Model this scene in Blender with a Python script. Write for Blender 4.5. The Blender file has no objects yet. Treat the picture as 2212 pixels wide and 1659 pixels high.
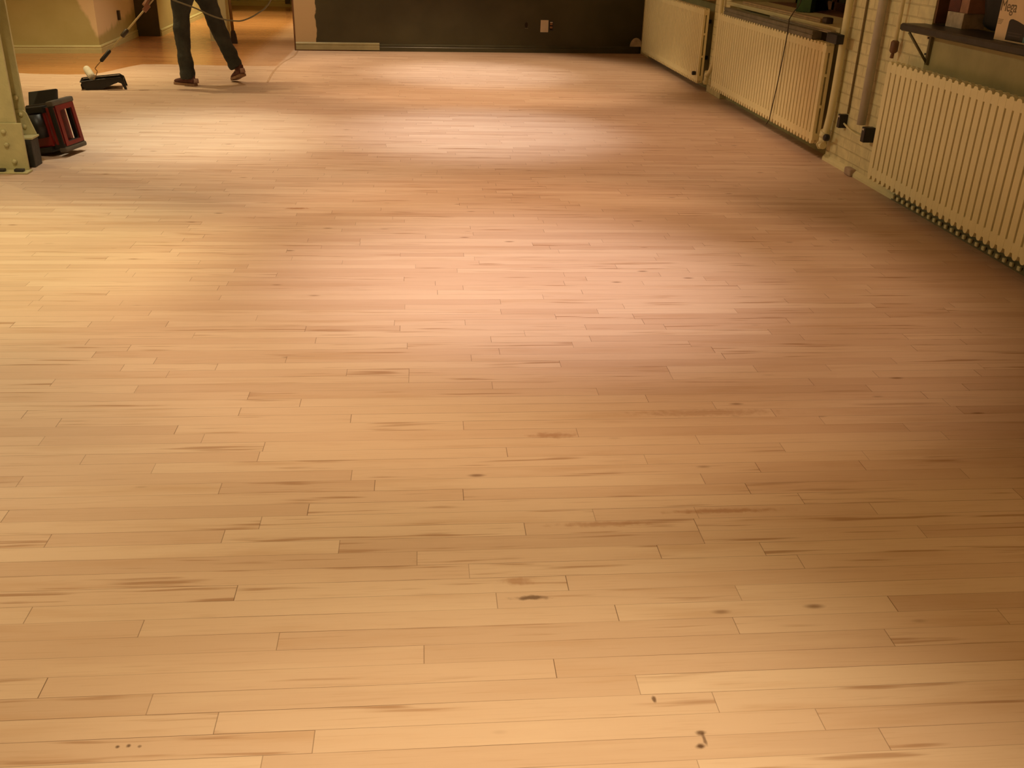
import bpy, bmesh, math, random
from mathutils import Vector, Matrix
random.seed(7)
R = math.radians
C = bpy.context.scene.collection
SC = bpy.context.scene
H = 1.55
CEIL = 3.4

# ------------------------------------------------------------------ camera
cam_d = bpy.data.cameras.new('camera'); cam = bpy.data.objects.new('camera', cam_d); C.objects.link(cam)
cam_d.sensor_fit = 'HORIZONTAL'; cam_d.sensor_width = 36.0; cam_d.lens = 36.0 * 2070.0 / 2212.0
cam_d.clip_start = 0.05; cam_d.clip_end = 100
_r = Vector((0.99586896, -0.08610144, 0.02883656)); _u = Vector((0.01090121, 0.4286488, 0.90340543)); _f = Vector((0.09014527, 0.89935908, -0.42781664))
M = Matrix.Identity(4)
for i in range(3):
    M[i][0] = _r[i]; M[i][1] = _u[i]; M[i][2] = -_f[i]
M[2][3] = H
cam.matrix_world = M
SC.camera = cam

# ------------------------------------------------------------------ world, exposure, lamps
w = bpy.data.worlds.new('night'); SC.world = w; w.use_nodes = True
w.node_tree.nodes['Background'].inputs[0].default_value = (0.02, 0.022, 0.03, 1)
w.node_tree.nodes['Background'].inputs[1].default_value = 0.3
vs = SC.view_settings
SC.display_settings.display_device = 'sRGB'
vs.view_transform = 'Standard'; vs.look = 'None'; vs.gamma = 1.0; vs.use_curve_mapping = False
vs.exposure = 0.0

def spot(x, y, e, color, size=84, blend=0.2, r=0.04, tgt=None, z=CEIL - 0.12):
    d = bpy.data.lights.new('lamp_or_fill', 'SPOT'); d.energy = e; d.color = color
    d.spot_size = R(size); d.spot_blend = blend; d.shadow_soft_size = r
    o = bpy.data.objects.new('lamp_or_fill', d); C.objects.link(o); o.location = (x, y, z)
    if tgt:
        o.rotation_euler = (Vector(tgt) - Vector((x, y, z))).to_track_quat('-Z', 'Y').to_euler()
    return o
# reflector lamps in two rows over the room, then two unseen fills: (x, y, beam colour x 100 W, spill colour x 100 W)
LAMPS = ((0.3, 0.85, (3.1, 2.45, 1.5), (1.05, .7, .26), 80),
         (0.5, 4.5, (3.05, 2.5, 2.3), (2.0, 1.28, .75), 73),
         (0.5, 8.2, (2.5, 2.6, 2.6), (2.6, 1.65, 1.0), 90),
         (0.6, 11.8, (2.4, 2.35, 2.2), (3.5, 2.4, 1.4), 82),
         (-2.15, 4.8, (2.8, 2.4, 1.2), (1.35, 1.15, .75), 88),
         (-1.85, 8.0, (2.9, 2.9, 2.15), (.9, .85, .65), 84),
         (-1.6, 1.6, None, (1.85, 1.5, .88), 86),
         (-3.7, 11.0, (2.3, 1.85, 1.0), (1.9, 1.45, .75), 84),
         (-2.0, 13.1, (1.1, .85, .55), (1.3, 1.0, .65), 84),  # unseen fill spot added to light the cream post
         (-2.9, 17.6, (3.0, 2.4, 1.3), (4.0, 3.1, 1.6), 84))  # unseen fill spot added to brighten the corridor
for (x, y, core, spill, wide) in LAMPS:
    for c, size, blend in ((core, 50, 1.0), (spill, wide, 0.4)):
        if c:
            e = max(c); spot(x, y, e * 100, tuple(q / e for q in c), size, blend)
# unseen wide fill floods, added left of the view to brighten the window wall
for y in (1.5, 5.0, 8.4):
    spot(-4.9, y, 80, (1.0, .80, .34), 150, .6)
# unseen narrow fill spots, added to lift the window wall they aim at
for y in (3.6, 6.4, 9.2, 12.2):
    spot(-4.9, y, 260 if y > 4 else 170, (1.0, .92, .62), 26, 1.0, tgt=(3.1, y, .70))

# ------------------------------------------------------------------ node helpers
def mat(name, col, rough=0.6, var=0.0, vscale=6.0, bump=0.0, bscale=40.0, metal=0.0, spec=0.5, coat=0.0):
    m = bpy.data.materials.new(name); m.use_nodes = True
    nt = m.node_tree; b = nt.nodes['Principled BSDF']
    b.inputs['Base Color'].default_value = (*col, 1); b.inputs['Roughness'].default_value = rough
    b.inputs['Metallic'].default_value = metal; b.inputs['Specular IOR Level'].default_value = spec
    b.inputs['Coat Weight'].default_value = coat
    tc = nt.nodes.new('ShaderNodeTexCoord')
    if var > 0:
        n = nt.nodes.new('ShaderNodeTexNoise'); n.inputs['Scale'].default_value = vscale; n.inputs['Detail'].default_value = 5
        nt.links.new(tc.outputs['Object'], n.inputs['Vector'])
        r = nt.nodes.new('ShaderNodeValToRGB')
        r.color_ramp.elements[0].position = 0.3; r.color_ramp.elements[1].position = 0.7
        r.color_ramp.elements[0].color = (*[max(0, c * (1 - var)) for c in col], 1)
        r.color_ramp.elements[1].color = (*[min(1, c * (1 + var)) for c in col], 1)
        nt.links.new(n.outputs['Fac'], r.inputs['Fac']); nt.links.new(r.outputs['Color'], b.inputs['Base Color'])
    if bump > 0:
        n = nt.nodes.new('ShaderNodeTexNoise'); n.inputs['Scale'].default_value = bscale; n.inputs['Detail'].default_value = 4
        nt.links.new(tc.outputs['Object'], n.inputs['Vector'])
        bp = nt.nodes.new('ShaderNodeBump'); bp.inputs['Strength'].default_value = bump; bp.inputs['Distance'].default_value = 0.01
        nt.links.new(n.outputs['Fac'], bp.inputs['Height']); nt.links.new(bp.outputs['Normal'], b.inputs['Normal'])
    return m

class G:
    """little node-graph writer"""
    def __init__(s, m): s.nt = m.node_tree; s.b = s.nt.nodes['Principled BSDF']
    def n(s, t, **k):
        x = s.nt.nodes.new(t)
        for a, v in k.items(): setattr(x, a, v)
        return x
    def l(s, a, b): s.nt.links.new(a, b)
    def put(s, sock, v):
        if hasattr(v, 'is_output') or isinstance(v, bpy.types.NodeSocket): s.l(v, sock)
        else: sock.default_value = v
    def m(s, op, a, b=0.0, c=0.0, clamp=False):
        x = s.n('ShaderNodeMath', operation=op); x.use_clamp = clamp
        s.put(x.inputs[0], a); s.put(x.inputs[1], b); s.put(x.inputs[2], c)
        return x.outputs[0]
    def step(s, v, a, b):
        x = s.n('ShaderNodeMapRange'); x.interpolation_type = 'SMOOTHSTEP'
        s.put(x.inputs[0], v); x.inputs[1].default_value = a; x.inputs[2].default_value = b
        return x.outputs[0]
    def mix(s, f, a, b, mode='MIX'):
        x = s.n('ShaderNodeMix', data_type='RGBA', blend_type=mode)
        s.put(x.inputs[0], f); s.put(x.inputs[6], a); s.put(x.inputs[7], b)
        return x.outputs[2]
    def xyz(s, x, y, z):
        c = s.n('ShaderNodeCombineXYZ')
        s.put(c.inputs[0], x); s.put(c.inputs[1], y); s.put(c.inputs[2], z)
        return c.outputs[0]
    def noise(s, vec, scale=1.0, detail=3.0, rough=0.5):
        x = s.n('ShaderNodeTexNoise'); s.put(x.inputs['Vector'], vec); x.inputs['Scale'].default_value = scale
        x.inputs['Detail'].default_value = detail; x.inputs['Roughness'].default_value = rough
        return x.outputs['Fac']

CREAM = (0.60, 0.56, 0.30)
M_cream = mat('cream_wall_paint', CREAM, 0.55, 0.06, 3.0, 0.15, 60)
M_rad = mat('cream_radiator_enamel', (0.88, 0.80, 0.46), 0.38, 0.03, 4.0)
M_pipe = mat('cream_pipe_paint', (0.80, 0.73, 0.42), 0.4, 0.06, 8.0, 0.1, 50)
M_steel = mat('cream_column_paint', (0.55, 0.51, 0.27), 0.5, 0.10, 9.0, 0.25, 45)
M_black = mat('black_plastic', (0.012, 0.011, 0.010), 0.45, 0.2, 12)
M_iron = mat('black_iron', (0.03, 0.028, 0.024), 0.5, 0.35, 18, 0.3, 40)
M_red = mat('red_plastic', (0.17, 0.008, 0.006), 0.4, 0.15, 9)
M_grayplas = mat('grey_rubber', (0.09, 0.075, 0.055), 0.6, 0.2, 14)
M_galv = mat('galvanised_steel', (0.21, 0.19, 0.13), 0.45, 0.22, 12, 0.1, 60, metal=0.2)
M_wood_dark = mat('dark_stained_wood', (0.05, 0.035, 0.02), 0.5, 0.3, 10)
M_wood_brown = mat('brown_wood', (0.16, 0.075, 0.03), 0.5, 0.25, 8)
M_wood_tan = mat('raw_wood', (0.45, 0.26, 0.11), 0.55, 0.2, 8)
M_recess = mat('dark_recess', (0.03, 0.02, 0.01), 0.9)  # near-black tone for the floor base, the box back and the hole
M_white = mat('white_plastic', (0.72, 0.64, 0.52), 0.5, 0.04, 10)
M_carton = mat('white_carton', (0.74, 0.58, 0.36), 0.6, 0.04, 10)
M_glass = mat('night_glass', (0.006, 0.007, 0.008), 0.06)
M_ceil = mat('white_ceiling', (0.78, 0.70, 0.55), 0.8, 0.04, 2)

# brick painted cream (coordinates in metres, wall runs along Y)
M_brick = mat('cream_painted_brick', CREAM, 0.55)
g = G(M_brick); tc = g.n('ShaderNodeTexCoord'); sp = g.n('ShaderNodeSeparateXYZ'); g.l(tc.outputs['Object'], sp.inputs[0])
bt = g.n('ShaderNodeTexBrick'); g.l(g.xyz(sp.outputs[1], sp.outputs[2], 0.0), bt.inputs['Vector'])
bt.inputs['Scale'].default_value = 1.0; bt.inputs['Brick Width'].default_value = 0.215; bt.inputs['Row Height'].default_value = 0.075
bt.inputs['Mortar Size'].default_value = 0.005; bt.inputs['Mortar Smooth'].default_value = 0.5
nz = g.noise(tc.outputs['Object'], 14, 4)
colb = g.mix(g.step(nz, 0.35, 0.7), (0.70, 0.64, 0.36, 1), (0.82, 0.75, 0.43, 1))
g.l(g.mix(g.m('MULTIPLY', bt.outputs['Fac'], 0.22), colb, (0.34, 0.28, 0.13, 1)), g.b.inputs['Base Color'])
bp = g.n('ShaderNodeBump'); bp.inputs['Strength'].default_value = 0.7; bp.inputs['Distance'].default_value = 0.008
g.l(g.m('SUBTRACT', g.m('MULTIPLY', nz, 0.6), bt.outputs['Fac']), bp.inputs['Height']); g.l(bp.outputs['Normal'], g.b.inputs['Normal'])

# far wall: olive paint, bare skim strip at the left corner with a ragged edge (object X in metres)
M_green = mat('olive_wall_paint', (0.055, 0.050, 0.022), 0.42)
g = G(M_green); tc = g.n('ShaderNodeTexCoord'); sp = g.n('ShaderNodeSeparateXYZ'); g.l(tc.outputs['Object'], sp.inputs[0])
edge = g.m('ADD', sp.outputs[0], g.m('MULTIPLY', g.m('SUBTRACT', g.noise(tc.outputs['Object'], 6, 5), 0.5), 0.09))
bare = g.m('SUBTRACT', 1.0, g.step(edge, 0.268, 0.282))
nz = g.noise(tc.outputs['Object'], 2.2, 5)
gr = g.mix(g.step(nz, 0.3, 0.75), (0.046, 0.042, 0.016, 1), (0.066, 0.060, 0.027, 1))
g.l(g.mix(bare, gr, (0.60, 0.46, 0.27, 1)), g.b.inputs['Base Color'])
M_greentrim = mat('olive_trim_paint', (0.060, 0.058, 0.030), 0.35, 0.15, 5)

# left wall: cream with a bare skim patch tapering down at the corner
M_patchwall = mat('cream_wall_with_skim_patch', CREAM, 0.6)
g = G(M_patchwall); tc = g.n('ShaderNodeTexCoord'); sp = g.n('ShaderNodeSeparateXYZ'); g.l(tc.outputs['Object'], sp.inputs[0])
wd = g.m('MULTIPLY', g.m('SUBTRACT', sp.outputs[2], 0.17), 0.42)
dd = g.m('ADD', g.m('ADD', sp.outputs[0], 4.03), g.m('ADD', wd, g.m('MULTIPLY', g.m('SUBTRACT', g.noise(tc.outputs['Object'], 7, 4), 0.5), 0.10)))
pm = g.m('MULTIPLY', g.step(dd, -0.02, 0.03), g.step(sp.outputs[2], 0.16, 0.24))
nz = g.noise(tc.outputs['Object'], 3.0, 4)
g.l(g.mix(pm, g.mix(g.step(nz, .3, .7), (0.50, 0.45, 0.20, 1), (0.55, 0.50, 0.24, 1)), (0.86, 0.70, 0.48, 1)), g.b.inputs['Base Color'])

# ------------------------------------------------------------------ floor material
M_floor = mat('bare_maple_strip_floor', (0.6, 0.4, 0.25), 0.55)
g = G(M_floor)
uv1 = g.n('ShaderNodeUVMap', uv_map='along'); uv2 = g.n('ShaderNodeUVMap', uv_map='remain')
at = g.n('ShaderNodeAttribute', attribute_name='board'); at.attribute_type = 'GEOMETRY'
s1 = g.n('ShaderNodeSeparateXYZ'); g.l(uv1.outputs[0], s1.inputs[0]); s2 = g.n('ShaderNodeSeparateXYZ'); g.l(uv2.outputs[0], s2.inputs[0])
sc = g.n('ShaderNodeSeparateColor'); g.l(at.outputs['Color'], sc.inputs[0])
rA, rB, rC = sc.outputs[0], sc.outputs[1], sc.outputs[2]
u, v = s1.outputs[0], s1.outputs[1]
tc = g.n('ShaderNodeTexCoord'); sp = g.n('ShaderNodeSeparateXYZ'); g.l(tc.outputs['Object'], sp.inputs[0])
wx, wy = sp.outputs[0], sp.outputs[1]
su = g.m('ADD', u, g.m('MULTIPLY', rA, 91.0)); svv = g.m('ADD', v, g.m('MULTIPLY', rB, 57.0))
# broad figure, fine grain, mineral streaks, knots
broad = g.noise(g.xyz(g.m('MULTIPLY', su, 1.6), g.m('MULTIPLY', svv, 16.0), g.m('MULTIPLY', rC, 31.0)), 1.0, 3.0, 0.55)
fine = g.noise(g.xyz(g.m('MULTIPLY', su, 5.0), g.m('MULTIPLY', svv, 150.0), 3.0), 1.0, 3.0, 0.6)
base = g.n('ShaderNodeValToRGB'); cr = base.color_ramp
cr.elements[0].position = 0.0; cr.elements[0].color = (0.60, 0.425, 0.320, 1)
cr.elements[1].position = 1.0; cr.elements[1].color = (0.705, 0.535, 0.415, 1)
e = cr.elements.new(0.25); e.color = (0.64, 0.46, 0.350, 1)
e = cr.elements.new(0.6); e.color = (0.67, 0.495, 0.38, 1)
g.l(rA, base.inputs['Fac'])
col = base.outputs['Color']
col = g.mix(g.m('MULTIPLY', g.step(broad, 0.50, 0.80), 0.45), col, (0.49, 0.29, 0.165, 1))
col = g.mix(g.m('MULTIPLY', g.step(broad, 0.48, 0.22), 0.35), col, (0.74, 0.57, 0.44, 1))
col = g.mix(g.m('MULTIPLY', g.step(fine, 0.52, 0.82), 0.40), col, (0.44, 0.26, 0.15, 1))
st = g.noise(g.xyz(g.m('MULTIPLY', su, 2.6), g.m('MULTIPLY', svv, 48.0), g.m('MULTIPLY', rA, 17.0)), 1.0, 2.0, 0.5)
stm = g.m('MULTIPLY', g.step(st, 0.575, 0.73), g.step(rC, 0.25, 0.6))
col = g.mix(g.m('MULTIPLY', stm, 0.62), col, (0.30, 0.14, 0.06, 1))
kn = g.n('ShaderNodeTexVoronoi'); kn.feature = 'F1'; kn.inputs['Scale'].default_value = 1.0
g.l(g.xyz(g.m('MULTIPLY', su, 4.2), g.m('MULTIPLY', svv, 12.0), 0.0), kn.inputs['Vector'])
kcol = g.n('ShaderNodeSeparateColor'); g.l(kn.outputs['Color'], kcol.inputs[0])
km = g.m('MULTIPLY', g.step(kn.outputs['Distance'], 0.16, 0.03), g.step(kcol.outputs[0], 0.80, 0.84))
col = g.mix(g.m('MULTIPLY', km, 0.7), col, (0.16, 0.07, 0.03, 1))
# seams
ew = g.m('MINIMUM', v, s2.outputs[1]); eu = g.m('MINIMUM', u, s2.outputs[0])
long_n = g.noise(g.xyz(g.m('MULTIPLY', su, 1.3), g.m('MULTIPLY', rB, 40.0), 9.0), 1.0, 2.0)
sv_ = g.m('MULTIPLY', g.step(ew, 0.0011, 0.0003), g.m('ADD', 0.28, g.m('MULTIPLY', g.step(long_n, 0.44, 0.62), 0.72)))
se_ = g.m('MULTIPLY', g.step(eu, 0.0016, 0.0005), g.m('ADD', 0.35, g.m('MULTIPLY', rB, 0.6)))
seam = g.m('MAXIMUM', sv_, se_)
col = g.mix(g.m('MULTIPLY', seam, 0.85), col, (0.10, 0.045, 0.018, 1))
# old stains and nail holes near the camera (real marks on the boards)
warp = g.m('SUBTRACT', g.noise(tc.outputs['Object'], 42, 3), 0.5)
def blot(px, py, rx, ry, a, c):
    global col
    dx = g.m('DIVIDE', g.m('SUBTRACT', wx, px), rx); dy = g.m('DIVIDE', g.m('SUBTRACT', wy, py), ry)
    d = g.m('ADD', g.m('SQRT', g.m('ADD', g.m('MULTIPLY', dx, dx), g.m('MULTIPLY', dy, dy))), g.m('MULTIPLY', warp, 1.4))
    col = g.mix(g.m('MULTIPLY', g.step(d, 1.15, 0.25), a), col, c)
K = (0.09, 0.04, 0.018, 1); K2 = (0.33, 0.14, 0.055, 1)
for q in ((-0.642, 1.532, .005, .005, .8, K), (-0.620, 1.533, .006, .006, .8, K), (-0.598, 1.530, .005, .005, .6, K),
          (0.504, 1.603, .006, .013, .8, K), (0.583, 1.500, .014, .009, .8, K), (0.586, 1.482, .005, .022, .7, K), (0.572, 1.462, .013, .009, .9, K),
          (0.265, 1.977, .055, .011, .75, K), (0.235, 2.045, .05, .018, .5, K2), (0.43, 2.848, .09, .022, .55, K2), (-0.762, 5.75, .09, .02, .8, K2),
          (0.51, 2.305, .16, .016, .45, K2), (1.0, 3.0, .3, .03, .4, K2), (0.88, 2.36, .2, .014, .55, K2)):
    blot(*q)
# wet amber finish rolled on beyond the worker
fb = g.m('ADD', wy, g.m('MULTIPLY', g.m('SUBTRACT', g.noise(tc.outputs['Object'], 2.2, 3), 0.5), 0.22))
lim = g.m('ADD', 11.2, g.m('MULTIPLY', g.step(wx, -3.60, -3.25), 0.95))
wet = g.step(g.m('SUBTRACT', fb, lim), -0.03, 0.05)
wet = g.m('MULTIPLY', wet, g.m('SUBTRACT', 1.0, g.step(wx, -1.75, -1.70)))
wet = g.m('MULTIPLY', wet, g.m('SUBTRACT', 1.0, g.m('MULTIPLY', g.step(wx, -2.35, -2.0), 0.5)))
colw = g.mix(1.0, col, (0.86, 0.56, 0.28, 1), 'MULTIPLY')
g.l(g.mix(wet, col, colw), g.b.inputs['Base Color'])
g.l(g.m('SUBTRACT', 0.50, g.m('MULTIPLY', wet, 0.30)), g.b.inputs['Roughness'])
g.l(g.m('ADD', 0.30, g.m('MULTIPLY', wet, 0.45)), g.b.inputs['Specular IOR Level'])
bp = g.n('ShaderNodeBump'); bp.inputs['Strength'].default_value = 0.12; bp.inputs['Distance'].default_value = 0.002
g.l(g.m('SUBTRACT', g.m('MULTIPLY', fine, 0.4), seam), bp.inputs['Height']); g.l(bp.outputs['Normal'], g.b.inputs['Normal'])

# ------------------------------------------------------------------ mesh helpers
def obj(name, bm, m, parent=None, smooth=False, loc=None, rot=None, mods=()):
    me = bpy.data.meshes.new(name); bmesh.ops.recalc_face_normals(bm, faces=bm.faces); bm.to_mesh(me); bm.free()
    for x in (m if isinstance(m, (list, tuple)) else [m]): me.materials.append(x)
    if smooth:
        for p in me.polygons: p.use_smooth = True
    o = bpy.data.objects.new(name, me); C.objects.link(o)
    if parent: o.parent = parent
    if loc: o.location = loc
    if rot: o.rotation_euler = rot
    return o
def tag(o, label=None, cat=None, group=None, kind=None):
    if label: o['label'] = label
    if cat: o['category'] = cat
    if group: o['group'] = group
    if kind: o['kind'] = kind
    return o
def thing(name, label, cat, loc=(0, 0, 0), rot=(0, 0, 0), group=None):
    o = bpy.data.objects.new(name, None); C.objects.link(o); o.location = loc; o.rotation_euler = rot
    o.empty_display_size = 0.1
    return tag(o, label, cat, group)
def struct(name, bm, m, parent=None):
    o = obj(name, bm, m, parent)
    if not parent: o['kind'] = 'structure'
    return o
NB = bmesh.new
def box(bm, a, b, bev=0.0, mi=0, M4=None):
    x0, y0, z0 = a; x1, y1, z1 = b
    t = bmesh.new(); bmesh.ops.create_cube(t, size=1.0)
    for vv in t.verts: vv.co = Vector(((x0 + x1) / 2 + vv.co.x * (x1 - x0), (y0 + y1) / 2 + vv.co.y * (y1 - y0), (z0 + z1) / 2 + vv.co.z * (z1 - z0)))
    if bev > 0: bmesh.ops.bevel(t, geom=list(t.edges), offset=bev, segments=2, affect='EDGES', profile=0.6)
    merge(bm, t, mi, M4); return bm
def merge(bm, t, mi=0, M4=None):
    t.verts.index_update(); vs_ = []
    for vv in t.verts: vs_.append(bm.verts.new(M4 @ vv.co if M4 else vv.co))
    for f in t.faces:
        try:
            nf = bm.faces.new([vs_[q.index] for q in f.verts]); nf.material_index = mi; nf.smooth = f.smooth
        except ValueError: pass
    t.free()
def tube(bm, pts, rad, n=12, mi=0, cap=True, squash=None):
    """swept tube through pts; rad number or list; rings stay parallel-transported"""
    pts = [Vector(p) for p in pts]; k = len(pts)
    rad = rad if isinstance(rad, (list, tuple)) else [rad] * k
    t0 = (pts[1] - pts[0]).normalized()
    a = t0.orthogonal().normalized() if abs(t0.z) > .9 or True else None
    if abs(t0.z) < 0.99: a = t0.cross(Vector((0, 0, 1))).normalized()
    else: a = Vector((1, 0, 0))
    rings = []
    for i, p in enumerate(pts):
        if i == 0: t = pts[1] - pts[0]
        elif i == k - 1: t = pts[-1] - pts[-2]
        else: t = (pts[i + 1] - pts[i]).normalized() + (pts[i] - pts[i - 1]).normalized()
        t.normalize(); a = (a - t * a.dot(t)).normalized(); b = t.cross(a)
        ra = rad[i]; rx, ry = ra if isinstance(ra, tuple) else (ra, ra)
        rings.append([bm.verts.new(p + a * (rx * math.cos(2 * math.pi * j / n)) + b * (ry * math.sin(2 * math.pi * j / n))) for j in range(n)])
    for i in range(k - 1):
        for j in range(n):
            f = bm.faces.new((rings[i][j], rings[i][(j + 1) % n], rings[i + 1][(j + 1) % n], rings[i + 1][j])); f.material_index = mi; f.smooth = True
    if cap:
        for rg in (rings[0][::-1], rings[-1]):
            f = bm.faces.new(rg); f.material_index = mi
    return bm
def smooth_path(pts, n=8):
    P = [Vector(p) for p in pts]; out = []
    for i in range(len(P) - 1):
        p0 = P[max(i - 1, 0)]; p1 = P[i]; p2 = P[i + 1]; p3 = P[min(i + 2, len(P) - 1)]
        for j in range(n):
            t = j / n
            out.append(0.5 * ((2 * p1) + (p2 - p0) * t + (2 * p0 - 5 * p1 + 4 * p2 - p3) * t * t + (3 * p1 - p0 - 3 * p2 + p3) * t ** 3))
    out.append(P[-1]); return out
def prism(bm, outline, axis, a, b, mi=0):
    """outline: list of 2-D points; extruded along axis ('x','y','z') from a to b"""
    def pt(q, h):
        return {'x': (h, q[0], q[1]), 'y': (q[0], h, q[1]), 'z': (q[0], q[1], h)}[axis]
    A = [bm.verts.new(pt(q, a)) for q in outline]; B = [bm.verts.new(pt(q, b)) for q in outline]
    n = len(outline)
    for i in range(n):
        f = bm.faces.new((A[i], A[(i + 1) % n], B[(i + 1) % n], B[i])); f.material_index = mi
    f = bm.faces.new(A[::-1]); f.material_index = mi; f = bm.faces.new(B); f.material_index = mi
    return bm
def slab(bm, p, q, z0, z1, th, mi=0):
    """vertical slab whose front face runs p->q on the floor; th goes to the left of p->q"""
    p = Vector((p[0], p[1])); q = Vector((q[0], q[1])); d = (q - p).normalized(); nrm = Vector((-d.y, d.x)) * th
    return prism(bm, [tuple(p), tuple(q), tuple(q + nrm), tuple(p + nrm)], 'z', z0, z1, mi)

# ------------------------------------------------------------------ floor boards
PITCH = 0.06392; Y00 = 1.4907   # one seam measured in the photo
KN = {}
for (x, y) in ((-.798, 1.598), (-.568, 1.539), (-.424, 1.479), (-.226, 1.42), (-.646, 1.765), (-.334, 1.727), (.803, 1.426), (.914, 1.366), (.599, 1.486),
               (1.061, 1.66), (-.226, 2.078), (-.026, 2.02), (.104, 1.97), (.343, 1.906), (.165, 1.848), (.445, 1.791), (.716, 1.731), (-.009, 1.664), (.275, 1.607),
               (.446, 1.547), (.815, 2.383), (.933, 2.323), (-.596, 2.957), (-.417, 2.90), (-.606, 2.842), (-1.157, 2.777), (-1.283, 2.831), (-1.275, 3.07),
               (.984, 2.855), (1.173, 2.798), (1.319, 2.735), (1.585, 2.686), (1.121, 2.57), (1.367, 2.50), (1.071, 2.266), (1.688, 2.623), (-.091, 4.177),
               (.05, 4.118), (.173, 4.06), (.519, 3.95), (.258, 3.485), (.652, 3.438), (-.28, 3.134), (-.058, 3.13), (-.058, 3.08), (.282, 3.31), (.235, 3.018), (-.067, 3.426)):
    x *= H / 1.45; y *= H / 1.45
    KN.setdefault(math.floor((y - Y00) / PITCH), []).append(x)
def rows_of_boards():
    rr = random.Random(11)
    X0, X1 = -8.0, 3.25
    bm = bmesh.new(); ua = bm.loops.layers.uv.new('along'); ub = bm.loops.layers.uv.new('remain'); cl = bm.loops.layers.float_color.new('board')
    k0 = math.floor((-4.0 - Y00) / PITCH); k1 = math.ceil((22.0 - Y00) / PITCH)
    for k in range(k0, k1):
        y0 = Y00 + k * PITCH; y1 = y0 + PITCH
        known = sorted(KN.get(k, []))
        joints = list(known)
        x = X0 + rr.uniform(0.1, 1.2)
        while x < X1:
            if all(abs(x - q) > 0.62 for q in known): joints.append(x)
            x += rr.choice((0.32, .45, .6, .75, .9, 1.05, 1.2, 1.5)) * rr.uniform(.85, 1.15)
        joints = [X0] + sorted(joints) + [X1]
        for a, b in zip(joints, joints[1:]):
            if b - a < 1e-4: continue
            vsx = [bm.verts.new(c) for c in ((a, y0, 0), (b, y0, 0), (b, y1, 0), (a, y1, 0))]
            f = bm.faces.new(vsx); c4 = (rr.random(), rr.random(), rr.random(), 1)
            for lp, (uu, v2) in zip(f.loops, ((0, 0), (b - a, 0), (b - a, PITCH), (0, PITCH))):
                lp[ua].uv = (uu, v2); lp[ub].uv = (b - a - uu, PITCH - v2); lp[cl] = c4
    return bm
fl = struct('floor', rows_of_boards(), M_floor)
struct('floor_base', box(NB(), (-8.2, -4.2, -0.2), (4.0, 22.2, -0.004)), M_recess).name = 'trim_1'
# flat threshold strip set in the floor, in line with the end of the olive wall
bm = NB(); tube(bm, smooth_path([(-1.66, 13.75, .0), (-1.645, 13.15, .0), (-1.70, 12.5, .0), (-1.70, 11.7, .0), (-1.65, 10.85, .0)]), [(0.011, 0.0015)] * 33, 8)
struct('trim_2', bm, mat('threshold_filler', (0.50, 0.33, 0.21), 0.6, 0.1, 8))

# ------------------------------------------------------------------ room shell
struct('ceiling', box(NB(), (-8.2, -4.2, CEIL), (4.0, 22.2, CEIL + 0.2)), M_ceil)
struct('wall_back', box(NB(), (-8.2, -4.2, 0), (4.0, -4.0, CEIL)), M_cream)
struct('wall_left', box(NB(), (-8.2, -4.0, 0), (-8.0, 22, CEIL)), M_cream)
# far olive wall (object origin at its left end so the bare strip sits there)
fx0, fy0 = -1.684, 13.812; fdx, fdy = 4.9, 0.455
ang = math.atan2(fdy, fdx); L = math.hypot(fdx, fdy)
o = struct('wall_far', box(NB(), (0, 0, 0), (L, 0.16, CEIL)), M_green); o.location = (fx0, fy0, 0); o.rotation_euler = (0, 0, ang)
FM = Matrix.Translation((fx0, fy0, 0)) @ Matrix.Rotation(ang, 4, 'Z')
def skirting(z0, h, x0, x1, d=0.018):
    bm = NB(); prof = [(-d, z0), (-d, z0 + h * .55), (-d * .75, z0 + h * .62), (-d * .75, z0 + h * .70), (-d * 1.1, z0 + h * .76), (-d * .9, z0 + h * .9), (-d * .35, z0 + h), (-0.0005, z0 + h), (-0.0005, z0)]
    return prism(bm, prof, 'x', x0, x1)
o = struct('baseboard_far', skirting(0, 0.095, 1.118, L - .12), M_greentrim); o.location = (fx0, fy0, 0); o.rotation_euler = (0, 0, ang)
o = struct('baseboard_corner', skirting(0.014, 0.095, 0.0, 1.116), mat('cream_grey_trim', (0.40, 0.37, 0.21), 0.5, 0.12, 6)); o.location = (fx0, fy0, 0); o.rotation_euler = (0, 0, ang)
o = struct('trim_3', box(NB(), (0.0, -0.012, 0), (0.72, -0.0005, 0.016)), M_wood_brown); o.location = (fx0, fy0, 0); o.rotation_euler = (0, 0, ang)
o = struct('trim_4', box(NB(), (-0.02, -0.004, 0), (-0.001, 0.15, CEIL)), M_wood_brown); o.location = (fx0, fy0, 0); o.rotation_euler = (0, 0, ang)
# left partition facing the camera, and its return
bm = NB(); prism(bm, [(-8.0, 12.40), (-4.025, 13.093), (-4.11, 15.19), (-8.0, 15.19)], 'z', 0, CEIL)
struct('wall_partition', bm, M_patchwall)
def skirt_on(name, p, q, h=0.095, d=0.016, m=M_cream, ext=0.0):
    p = Vector(p); q = Vector(q); v = q - p; a = math.atan2(v.y, v.x)
    o = struct(name, skirting(0, h, -0.0, v.length + ext, d), m); o.location = (p.x, p.y, 0); o.rotation_euler = (0, 0, a); return o
skirt_on('baseboard_partition', (-8.0, 12.40), (-4.025, 13.093), ext=0.016)
skirt_on('baseboard_return', (-4.025, 13.093), (-4.108, 15.16))
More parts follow.
